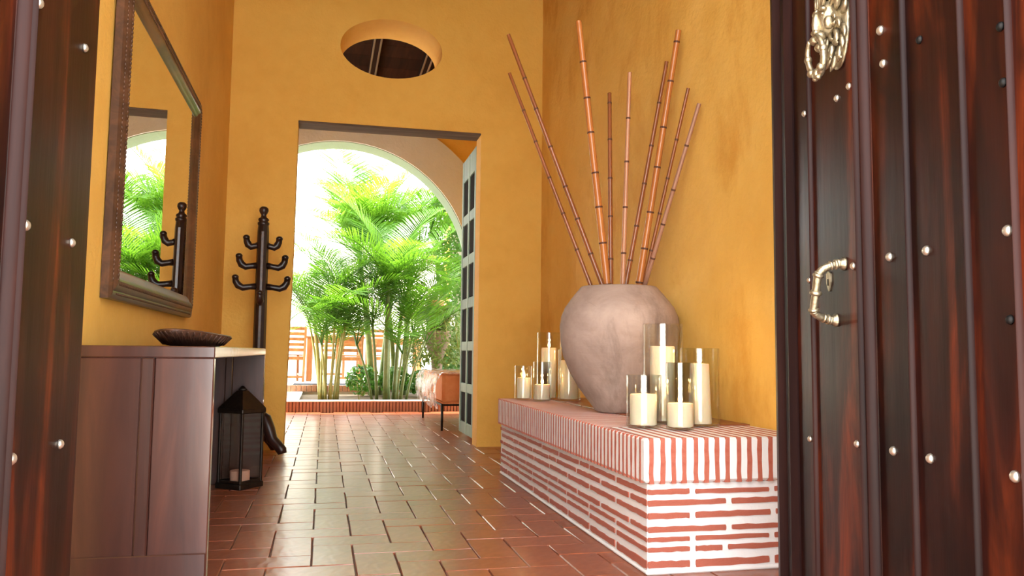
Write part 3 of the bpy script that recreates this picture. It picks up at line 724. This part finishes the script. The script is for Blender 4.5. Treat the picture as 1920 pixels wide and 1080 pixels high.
# ------------------------------------------------------------------ coat rack
ck = thing('coat_rack', 'dark turned wooden coat rack standing beside the inner doorway', 'coat rack', (-.455, 6.05, 0))
mb = MB()
mb.lathe([(.052, .10), (.056, .16), (.046, .20), (.044, .9), (.040, 1.60), (.036, 1.645)], 8)
obj('post', mb, 'dark_rack', ck)
fluted = MB()
obj('post_inlay', MB().bbox(-.010, .012, -.052, -.041, .22, 1.60, .003), 'frame_wood', ck)
obj('finial', MB().lathe([(.036, 1.645), (.041, 1.655), (.041, 1.667), (.030, 1.674), (.038, 1.684), (.036, 1.695), (.022, 1.705), (.017, 1.722), (.026, 1.735), (.033, 1.752), (.031, 1.770), (.018, 1.783), (0, 1.786)], 20, cap=False), 'dark_rack', ck, True)
def hook(ang, z, ext, rise):
    d = Vector((math.cos(ang), math.sin(ang), 0)); p = [d*.035+Vector((0, 0, z)), d*(ext*.45)+Vector((0, 0, z-.004)), d*(ext*.72)+Vector((0, 0, z-.012)), d*(ext*.9)+Vector((0, 0, z+.004)), d*ext+Vector((0, 0, z+rise*.5)), d*(ext+.004)+Vector((0, 0, z+rise))]
    mb = MB(); mb.tube(p, [.025, .021, .024, .027, .024, .022], 10); mb.ball(p[-1], (.0245, .0245, .02), 10, 7); obj('hook', mb, 'dark_rack', ck, True)
for z, e, r in ((1.205, .175, .062), (1.355, .155, .065), (1.500, .110, .055)):
    for a in (0, PI): hook(a+.06, z, e, r)
hook(-PI/2, 1.10, .12, .05); hook(PI/2, 1.10, .12, .05)
for i in range(4):
    a = -.55+i*PI/2; d = Vector((math.cos(a), math.sin(a), 0)); mb = MB()
    p = [d*.03+Vector((0, 0, .30)), d*.075+Vector((0, 0, .27)), d*.105+Vector((0, 0, .20)), d*.135+Vector((0, 0, .125)), d*.185+Vector((0, 0, .085)), d*.215+Vector((0, 0, .055)), d*.222+Vector((0, 0, .033))]
    mb.tube(p, [.030, .040, .042, .038, .036, .036, .030], 12); obj('foot', mb, 'dark_rack', ck, True)

# ------------------------------------------------------------------ green panelled door leaf into the gallery
gd = thing('door_3', 'grey-green panelled door leaf with dark recessed squares, swung open into the gallery', 'door', (1.205, 6.655, .04), math.radians(0), kind='structure')
LW, LH = .69, 2.46
# local: y along leaf (away), x thickness
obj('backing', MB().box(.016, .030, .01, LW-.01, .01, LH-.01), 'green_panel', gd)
rows_y = [(0.10, .36), (.44, .725), (.805, 1.095), (1.185, 1.475), (1.565, 1.855), (1.945, 2.26)]
sw = .065
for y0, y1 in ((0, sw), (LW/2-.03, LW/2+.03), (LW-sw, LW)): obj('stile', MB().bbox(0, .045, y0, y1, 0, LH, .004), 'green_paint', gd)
edges = [0.0] + [v for r in rows_y for v in r] + [LH]
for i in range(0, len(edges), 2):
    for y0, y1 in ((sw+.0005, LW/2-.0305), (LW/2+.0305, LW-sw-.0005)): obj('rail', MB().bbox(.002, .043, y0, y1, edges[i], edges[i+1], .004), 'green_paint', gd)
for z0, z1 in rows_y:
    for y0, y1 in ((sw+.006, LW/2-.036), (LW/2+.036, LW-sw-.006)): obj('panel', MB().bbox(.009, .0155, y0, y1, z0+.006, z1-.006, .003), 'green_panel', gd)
for z in (.3, 1.2, 2.15): obj('hinge', MB().lathe([(.012, 0), (.012, .12)], 10, (.04, -.012, z)), 'black_iron', gd)

# ------------------------------------------------------------------ plastic covered ottoman
ot = thing('ottoman_bench', 'orange upholstered bench on black iron legs in the gallery', 'bench', (1.10, 7.78, 0))
OW, OL = .66, 1.56
obj('cushion', MB().bbox(.012, OW, .012, OL, .255, .545, .03), 'orange_fabric', ot, auto=True)
for z in (.262, .538):
    obj('piping', MB().tube([(.02, .02, z), (OW-.01, .02, z), (OW-.01, OL-.01, z), (.02, OL-.01, z), (.02, .02, z)], .008, 6), 'orange_fabric', ot, True)
for x in (.015, OW-.015):
    for y in (.015, OL-.015): obj('leg', MB().tube([(x, y, 0), (x, y, .255)], [.011, .014], 8), 'black_iron', ot, True)
mb = MB()
for p, q in (((.015, .015), (OW-.015, .015)), ((.015, OL-.015), (OW-.015, OL-.015)), ((.015, .015), (.015, OL-.015)), ((OW-.015, .015), (OW-.015, OL-.015))):
    mb.tube([(*p, .243), (*q, .243)], .010, 6)
obj('iron_frame', mb, 'black_iron', ot)
# draped clear plastic sheet, a loose cover over top and left side
def sheet():
    nx, ny = 46, 60; vs = []; fs = []
    for j in range(ny+1):
        for i in range(nx+1):
            s = i/nx*1.02; y = -.05+(OL+.09)*j/ny           # s runs from the left hem up over the edge to the right
            if s < .34: x, z = -.018-.05*math.sin(min(1, (.34-s)/.30)*PI*.8)*(.6+.4*math.sin(j*.55)), .552-(.34-s)
            else: x, z = -.012+(s-.34), .556
            q = Vector((x*4, y*5, z*5)); e = noise.noise(q)*.022+noise.noise(q*2.7)*.010
            if s < .34: x -= abs(e); y += e*.3; z += .05*noise.noise(Vector((0, y*3, 7)))*(.34-s)/.34
            else: z += abs(e)*.35
            if j == 0 and s >= .30: z -= .02
            vs.append((x, y, z))
    for j in range(ny):
        for i in range(nx): a = j*(nx+1)+i; fs.append((a, a+1, a+nx+2, a+nx+1))
    return MB().add(vs, fs)
tag(obj('plastic_sheet', sheet(), 'plastic', smooth=True, loc=(1.10, 7.78, 0)), 'clear crinkled plastic sheet draped over the orange bench', 'plastic cover')

# ------------------------------------------------------------------ planter
pl = thing('brick_planter', 'low planter edge of upright red bricks below the palms', 'planter', (0, 0, 0))
obj('mortar_core', MB().bbox(-.44, 3.1, 10.315, 10.44, -.012, .125, .006), 'planter_gap', pl)
obj('white_top', MB().bbox(-.45, 3.1, 10.300, 10.455, .125, .142, .006), 'mortar', pl)
obj('side_core', MB().bbox(-.44, -.31, 10.4405, 12.6, -.012, .125, .006), 'mortar', pl)
obj('side_top', MB().bbox(-.45, -.30, 10.4555, 12.6, .125, .142, .006), 'mortar', pl)
obj('soil', MB().box(-.31, 3.1, 10.4405, 12.6, -.012, .10), 'soil', pl)
pm = [MB().bbox(-.0145, .0145, -.006, .012, -.012, .124, .003) for k in range(1)][0].mesh('brick'); pm.materials.append(M['planter_brick'])
x = -.425; k = 0
while x < 1.75:
    o = obj('brick', pm, None, pl, loc=(x, 10.312+rb.uniform(-.002, .002), rb.uniform(-.001, .003))); o.rotation_euler = (0, rb.uniform(-.03, .03), 0); x += .0405; k += 1
# raised patio behind
tag(obj('patio', MB().box(-8, 6, 12.6, 30, -.012, .235), 'courtyard_stone'), 'raised pale patio under the wooden tables', 'patio', kind='structure')
ed = thing('patio_edging', 'red brick edging along the front of the raised patio', 'edging', (0, 12.55, 0))
for i in range(30):
    obj('brick', MB().bbox(-.62+i*.075+.003, -.62+(i+1)*.075-.003, 0, .049, .14, .236+rb.uniform(0, .006), .004), 'planter_brick', ed)
tag(obj('door_mat', MB().bbox(-.45, .52, 12.75, 13.1, .2355, .25, .004), 'mat_dark'), 'dark mat lying on the front of the raised patio', 'mat')

# ------------------------------------------------------------------ palms
def frond(az, el, L, droop, nl, leaf, rnd, width=.014, curl=.22):
    """one feather frond from the origin; returns MB"""
    mb = MB(); d = Vector((math.cos(az), math.sin(az), 0)); N = 14; pts = []; p = Vector((0, 0, 0)); a = el
    for i in range(N+1):
        pts.append(p.copy()); t_ = i/N; ang = a - droop*t_**1.4
        p = p + (d*math.cos(ang)+Vector((0, 0, math.sin(ang))))*(L/N)
    mb.tube(pts, [.009*(1-.85*i/N)+.0012 for i in range(N+1)], 5)
    side0 = Vector((-math.sin(az), math.cos(az), 0))
    for k in range(nl):
        t_ = .16+.83*k/(nl-1); f = t_*N; i = min(int(f), N-1); q = pts[i].lerp(pts[i+1], f-i); tan = (pts[i+1]-pts[i]).normalized()
        nrm = side0.cross(tan).normalized()
        if nrm.z < 0: nrm = -nrm
        ll = leaf*(math.sin(PI*min(1, (.10+.86*t_)))**.6)*rnd.uniform(.85, 1.1)
        for s in (-1, 1):
            fwd = .38+.55*t_; dirv = (side0*s + tan*fwd + nrm*(.34-.1*t_)+Vector((rnd.uniform(-.05, .05), rnd.uniform(-.05, .05), rnd.uniform(-.05, .05)))).normalized()
            wv_ = tan.cross(dirv).cross(dirv).normalized()*-1
            wv_ = (tan - dirv*tan.dot(dirv)).normalized()
            w_ = width*rnd.uniform(.8, 1.15); dn = Vector((0, 0, -1))
            m1 = q+dirv*ll*.4-Vector((0, 0, curl*ll*.05)); m2 = q+dirv*ll*.75+dn*curl*ll*.22; tp = q+dirv*ll*.98+dn*curl*ll*.55
            mb.add([q-wv_*w_*.35, q+wv_*w_*.35, m1+wv_*w_, m1-wv_*w_, m2+wv_*w_*.7, m2-wv_*w_*.7, tp], [(0, 1, 2, 3), (3, 2, 4, 5), (5, 4, 6)])
    return mb
def palm(label, base, stems, seed, leafmat='palm_leaf', stem_mat='palm_stem', leafL=.36, nl=34, width=.013):
    r = random.Random(seed); t = thing('areca_palm', label, 'palm', base, 0, 'palms in the courtyard')
    for (dx, dy, lx, ly, h, rad, fronds) in stems:
        b = Vector((dx, dy, 0)); tip = Vector((dx+lx, dy+ly, h)); P = [b.lerp(tip, i/6)+Vector((lx, ly, 0))*(-.12*math.sin(PI*i/6)) for i in range(7)]
        mb = MB(); mb.tube(P, [rad*(1.15-.35*i/6) for i in range(7)], 8)
        if rad > .02:
            for i in range(1, 14): c = b.lerp(tip, i/14)+Vector((lx, ly, 0))*(-.12*math.sin(PI*i/14)); mb.lathe([(rad*(1.12-.35*i/14), -.004), (rad*(1.22-.35*i/14), 0), (rad*(1.12-.35*i/14), .004)], 8, c)
        obj('stem', mb, stem_mat, t, True)
        for az, el, L, dr in fronds:
            o = obj('frond', frond(az+r.uniform(-.15, .15), el, L, dr, int(nl*max(.6, L/1.3)), leafL*min(1.15, .55+.4*L), r, width), leafmat, t, loc=tip-Vector((0, 0, .03)))
    return t
R = math.radians
def ring_fronds(r, n, el0, el1, L0, L1, dr0=.9, dr1=1.6, a0=0):
    return [(a0+2*PI*i/n+r.uniform(-.3, .3), r.uniform(el0, el1), r.uniform(L0, L1), r.uniform(dr0, dr1)) for i in range(n)]
def fan(r, n, L0, L1, el0=.55, el1=1.35, dr0=1.0, dr1=1.9, a0=0):
    out = []
    for i in range(n):
        az = a0+2*PI*i/n+r.uniform(-.35, .35); L = r.uniform(L0, L1)
        if math.sin(az) < -.3: L *= .5                      # keep clear of the arch in front
        out.append((az, r.uniform(el0, el1), L, r.uniform(dr0, dr1)))
    return out
r = random.Random(21); st = []
for i in range(10):
    a = 2*PI*i/10; dx, dy = .16*math.cos(a)*r.uniform(.4, 1), .12*math.sin(a)
    h = r.uniform(.55, 1.05); st.append((dx, dy, dx*.8+r.uniform(-.08, .08), dy*.8, h, r.choice((.016, .021, .027)), fan(r, 4 if i % 2 else 2, 1.15, 1.95, 1.1, 1.5, 1.1, 2.1, i)))
palm('leafy areca palm clump on the left, rising in front of the teak table', (.06, 11.05, .10), st, 4, 'palm_leaf', 'palm_stem', .44, 36, .0080)
r = random.Random(33); st = []
spec = [(-.16, 0, -.08, .0, 1.0, .020), (-.05, -.05, .0, -.05, 1.55, .034), (.07, .03, .10, .05, 1.35, .029), (.15, -.05, .16, -.02, .9, .021), (.0, .12, -.02, .12, 1.2, .024), (-.22, .08, -.22, .05, .75, .016), (.24, .08, .26, .1, .8, .016), (.10, -.1, .05, -.1, .65, .015)]
for i, (dx, dy, lx, ly, h, rad) in enumerate(spec):
    st.append((dx, dy, lx, ly, h, rad, fan(r, 6 if h > 1.1 else 4, 1.5 if h > 1.1 else 1.1, 2.2 if h > 1.1 else 1.7, 1.0, 1.48, 1.0, 2.0, i*.7)))
palm('large areca palm clump with thick ringed stems in the middle of the planter', (.86, 11.08, .10), st, 5, 'palm_leaf', 'palm_stem_green', .50, 38, .0085)
r = random.Random(40)
st = [(0, 0, -.25, 0, 2.15, .045, fan(r, 8, 1.7, 2.7, 1.15, 1.5, .7, 1.3)+fan(r, 3, 1.6, 2.1, .7, 1.1, .8, 1.5)), (.12, .1, .2, .1, 1.75, .036, fan(r, 7, 1.6, 2.2, 1.0, 1.45, .7, 1.4)+fan(r, 3, 1.2, 1.6, .5, .9, .8, 1.7))]
palm('tall sunlit palm standing behind the middle clump', (.70, 12.25, .10), st, 6, 'palm_leaf_light', 'palm_stem_green', .60, 40, .0105)
r = random.Random(77)
st = [(0, 0, .1, .1, 2.45, .042, fan(r, 10, 1.4, 1.9, .8, 1.45, .8, 1.5)), (-.12, .05, -.25, .1, 2.1, .036, fan(r, 9, 1.3, 1.8, .7, 1.4, .8, 1.6))]
palm('slender palm rising between the middle clump and the ivy wall', (1.18, 12.35, .10), st, 9, 'palm_leaf_light', 'palm_stem_green', .52, 40, .0095)
r = random.Random(51)
st = [(0, 0, .05, 0, 1.1, .032, fan(r, 9, 1.3, 2.0, 1.0, 1.45, 1.0, 1.9)), (.1, .05, .1, .0, .7, .022, fan(r, 5, 1.0, 1.4, .9, 1.4, 1.2, 2.2))]
palm('light green palm at the left edge of the inner doorway', (-1.0, 11.9, -.012), st, 7, 'palm_leaf_light', 'palm_stem', .46, 36, .0085)

# ------------------------------------------------------------------ shrubs, ivy, pots
def leafcloud(n, fn, size, r, asp=.55):
    mb = MB()
    for i in range(n):
        p, nr = fn(r); nr = (nr+Vector((r.uniform(-.7, .7), r.uniform(-.7, .7), r.uniform(-.4, .8)))).normalized()
        tn = nr.cross(Vector((r.uniform(-1, 1), r.uniform(-1, 1), r.uniform(-1, 1)))).normalized(); bt = nr.cross(tn); s = size*r.uniform(.6, 1.25)
        mb.add([p-tn*s, p-tn*s*.2+bt*s*asp, p+tn*s*.45+bt*s*asp*.7, p+tn*s-nr*s*.2, p+tn*s*.45-bt*s*asp*.7, p-tn*s*.2-bt*s*asp], [(0, 1, 2, 3), (0, 3, 4, 5)])
    return mb
def dome(rx, ry, rz, cz):
    def f(r):
        a = r.uniform(0, 2*PI); u = r.uniform(-.75, 1); q = math.sqrt(max(0, 1-u*u)); k = r.uniform(.55, 1)**.5
        v = Vector((rx*q*math.cos(a)*k, ry*q*math.sin(a)*k, cz+rz*u*k)); return v, Vector((q*math.cos(a), q*math.sin(a), u))
    return f
shr = [((.55, 12.05, .10), .26, .30, 'rounded bright green shrub behind the palm stems, left of the others'), ((1.02, 12.15, .10), .24, .28, 'low leafy shrub between the two thick palm stems'),
       ((1.38, 11.75, .10), .22, .26, 'bright low shrub just left of the plastic-covered bench'), ((1.75, 11.55, .10), .22, .24, 'low shrub partly hidden behind the plastic-covered bench')]
for i, (loc, rr_, hh, lab) in enumerate(shr):
    r = random.Random(80+i); t = thing('leafy_shrub', lab, 'shrub', loc, 0, 'low shrubs in the planter')
    mb = MB()
    for k in range(7): a = k*.9; mb.tube([(0, 0, 0), (.08*math.cos(a), .08*math.sin(a), hh*.5), (.16*math.cos(a), .16*math.sin(a), hh)], [.008, .006, .004], 5)
    obj('twigs', mb, 'palm_stem', t); tag(obj('foliage', leafcloud(420, dome(rr_, rr_, hh*.75, hh*.8), .038, r, .6), 'shrub_leaf', t), kind='stuff')
# small upright weeds along the planter edge
for i, (x, y) in enumerate(((1.30, 10.75), (1.48, 10.85), (.45, 10.75))):
    r = random.Random(120+i); t = thing('young_plant', ('small upright seedling right of the middle palm', 'small seedling beside the covered bench', 'small seedling between the two palm clumps')[i], 'plant', (x, y, .10), 0, 'seedlings in the planter')
    for k in range(3): obj('stem', MB().tube([(0, 0, 0), (.03*math.cos(k*2), .03*math.sin(k*2), .14), (.05*math.cos(k*2), .05*math.sin(k*2), .26)], [.005, .004, .003], 5), 'palm_stem', t)
    tag(obj('foliage', leafcloud(46, lambda q: (Vector((q.uniform(-.07, .07), q.uniform(-.07, .07), q.uniform(.08, .30))), Vector((0, 0, 1))), .034, r, .5), 'shrub_leaf', t), kind='stuff')
# courtyard walls
wall('wall_courtyard_right', 'ivy-clad white garden wall on the right of the courtyard', MB().box(1.95, 4.2, 12.7, 12.95, .235, 3.1), 'white_wall')
wall('wall_courtyard_house', 'ochre house wall glimpsed through the palms on the right', MB().box(2.25, 4.5, 15.6, 15.9, .235, 3.6), 'ochre')
wall('wall_courtyard_back', 'white wall at the far end of the courtyard', MB().box(-9, 6, 19, 19.3, .235, 3.4), 'white_wall')
r = random.Random(140)
def ivyf(q):
    x = 1.62+1.1*q.random()**1.5; z = q.uniform(.25, 3.25); y = 12.66-q.uniform(0, .16)*(1 if q.random() > .2 else 2.2); return Vector((x+.06*math.sin(z*4), y, z)), Vector((-.3, -1, .2))
iv = thing('climbing_ivy', 'dense small-leaved ivy hanging down the garden wall beside the green door', 'ivy', (1.8, 12.68, .235))
tag(obj('foliage', leafcloud(5200, lambda q: (lambda a: (a[0]-Vector((1.8, 12.68, .235)), a[1]))(ivyf(q)), .034, r, .7), 'ivy_leaf', iv), kind='stuff')
mb = MB()
for k in range(9):
    x = -.12+k*.09; mb.tube([(x+.04*math.sin(j*.9+k), -.03-.01*(k % 3), 2.9*j/10) for j in range(11)], .006, 5)
obj('vines', mb, 'palm_stem', iv)
tag(obj('utility_box', MB().bbox(0, .07, -.05, 0, 0, .32, .006), 'white_box', loc=(1.875, 12.45, 1.15)), 'small white box beside the edge of the green door', 'box')
# cascading plant on a stone pedestal
pp = thing('pedestal_planter', 'pale stone pedestal pot below the cascading fern', 'planter', (1.62, 11.95, .10))
obj('pedestal', MB().lathe([(.13, 0), (.13, .05), (.09, .08), (.075, .3), (.085, .55), (.11, .60), (.11, .63)], 20), 'stone_pot', pp, auto=True)
obj('pot', MB().lathe([(.10, .63), (.15, .70), (.19, .83), (.21, .92), (.225, .93), (.225, .96), (.20, .96), (.18, .90), (0, .89)], 24, cap=False), 'stone_pot', pp, auto=True)
r = random.Random(150)
def casc(q):
    a = q.uniform(0, 2*PI); t_ = q.random(); rad = .10+.33*min(1, t_*1.6); z = .98+.30*math.sin(min(1, t_*1.8)*PI*.9)-(max(0, t_-.45))*1.1; rad *= q.uniform(.8, 1.08)
    return Vector((rad*math.cos(a), rad*math.sin(a), z+q.uniform(-.05, .05))), Vector((math.cos(a), math.sin(a), .5))
fn = thing('cascading_fern', 'yellow-green cascading fern spilling over the pedestal pot', 'fern', (1.62, 11.95, .10))
tag(obj('foliage', leafcloud(2600, casc, .040, r, .38), 'fern_leaf', fn), kind='stuff')
mb = MB()
for k in range(14):
    a = k*2*PI/14; mb.tube([(.04*math.cos(a), .04*math.sin(a), .90), (.22*math.cos(a), .22*math.sin(a), 1.18), (.36*math.cos(a), .36*math.sin(a), 1.0), (.42*math.cos(a), .42*math.sin(a), .70)], .004, 4)
obj('fronds_stalks', mb, 'palm_stem', fn)
# hanging terracotta baskets on wall brackets
for i, (x, y, z, s, lab) in enumerate(((1.60, 12.15, 1.45, 1.0, 'terracotta bowl hanging above the cascading fern'), (1.22, 12.45, 1.30, .62, 'small reddish clay pot hanging left of the larger bowl'), (1.50, 12.30, 2.15, .8, 'clay pot hanging highest among the palm fronds'))):
    t = thing('hanging_pot', lab, 'hanging pot', (x, y, z), 0, 'hanging clay pots')
    obj('bowl', MB().lathe([(.03*s, -.075*s), (.08*s, -.06*s), (.125*s, .0), (.14*s, .05*s), (.15*s, .052*s), (.15*s, .075*s), (.13*s, .075*s), (.11*s, .02*s), (0, .01*s)], 20, cap=False), 'terracotta_pot', t, True)
    for k in range(3): a = k*2*PI/3; obj('wire', MB().tube([(.145*s*math.cos(a), .145*s*math.sin(a), .07*s), (0, 0, .5*s)], .0022, 4), 'black_iron', t)
    obj('bracket', MB().tube([(0, 0, .5*s), (0, 0, .53*s), (.10, .12, .56*s), (1.86-x, 12.70-y, .50*s)], .006, 6), 'black_iron', t)
    tag(obj('foliage', leafcloud(140, dome(.15*s, .15*s, .12*s, .12*s), .03, random.Random(160+i), .4), 'fern_leaf', t), kind='stuff')

# ------------------------------------------------------------------ teak furniture
def teak_chair():
    t = thing('teak_chair', 'x', 'chair', (0, 0, 0), 0, 'teak chairs on the patio')
    for sx in (-1, 1):
        x = sx*.20
        obj('leg', MB().bbox(x-.02, x+.02, .20, .245, 0, .43, .003), 'teak', t)
        m4 = Matrix.Translation((0, -.20, .0)) @ Matrix.Rotation(.10, 4, 'X')
        obj('back_post', MB().bbox(x-.02, x+.02, -.02, .02, 0, .92, .003, m4), 'teak', t)
        obj('side_rail', MB().bbox(x-.012, x+.012, -.22, .20, .37, .42, .003), 'teak', t)
        obj('stretcher', MB().bbox(x-.012, x+.012, -.20, .20, .10, .135, .003), 'teak', t)
    for i in range(5):
        z = .50+i*.088; y = -.20-z*math.tan(.10); obj('back_slat', MB().bbox(-.18, .18, y-.009, y+.009, z, z+.055, .003), 'teak', t)
    for i in range(6): obj('seat_slat', MB().bbox(-.215, .215, -.19+i*.075, -.19+i*.075+.062, .43, .45, .003), 'teak', t)
    obj('back_rail', MB().bbox(-.18, .18, -.245, -.22, .36, .42, .003), 'teak', t); obj('low_rail', MB().bbox(-.18, .18, -.225, -.205, .06, .10, .003), 'teak', t)
    return t
def teak_table():
    t = thing('teak_table', 'x', 'table', (0, 0, 0), 0, 'teak tables on the patio')
    for i in range(9): obj('top_slat', MB().bbox(-.51, .51, -.45+i*.1, -.45+i*.1+.092, .735, .765, .003), 'teak', t)
    for sx in (-1, 1):
        for sy in (-1, 1): obj('leg', MB().bbox(sx*.43-.045, sx*.43+.045, sy*.38-.045, sy*.38+.045, 0, .734, .004), 'teak', t)
    for sy in (-1, 1): obj('apron', MB().bbox(-.384, .384, sy*.38-.012, sy*.38+.012, .65, .734, .003), 'teak', t)
    for sx in (-1, 1): obj('apron', MB().bbox(sx*.43-.012, sx*.43+.012, -.334, .334, .65, .734, .003), 'teak', t)
    return t
ch0 = teak_chair(); tb0 = teak_table()
PZ2 = .235
for i, (x, y, rz, lab) in enumerate(((.40, 13.75, 0, 'slatted teak chair seen from behind, in front of the left table'), (-.58, 14.1, .25, 'slatted teak chair at the left edge of the inner doorway'), (.98, 15.0, -.2, 'teak chair glimpsed through the middle palm stems'), (.15, 15.6, PI, 'teak chair facing us behind the left table'))):
    o = ch0 if i == 0 else copy_tree(ch0); o.location = (x, y, PZ2); o.rotation_euler = (0, 0, rz); o['label'] = lab
for i, (x, y, lab) in enumerate(((.18, 14.65, 'square teak table behind the left palm clump'), (1.35, 16.1, 'teak table further back behind the middle palm'))):
    o = tb0 if i == 0 else copy_tree(tb0); o.location = (x, y, PZ2); o['label'] = lab
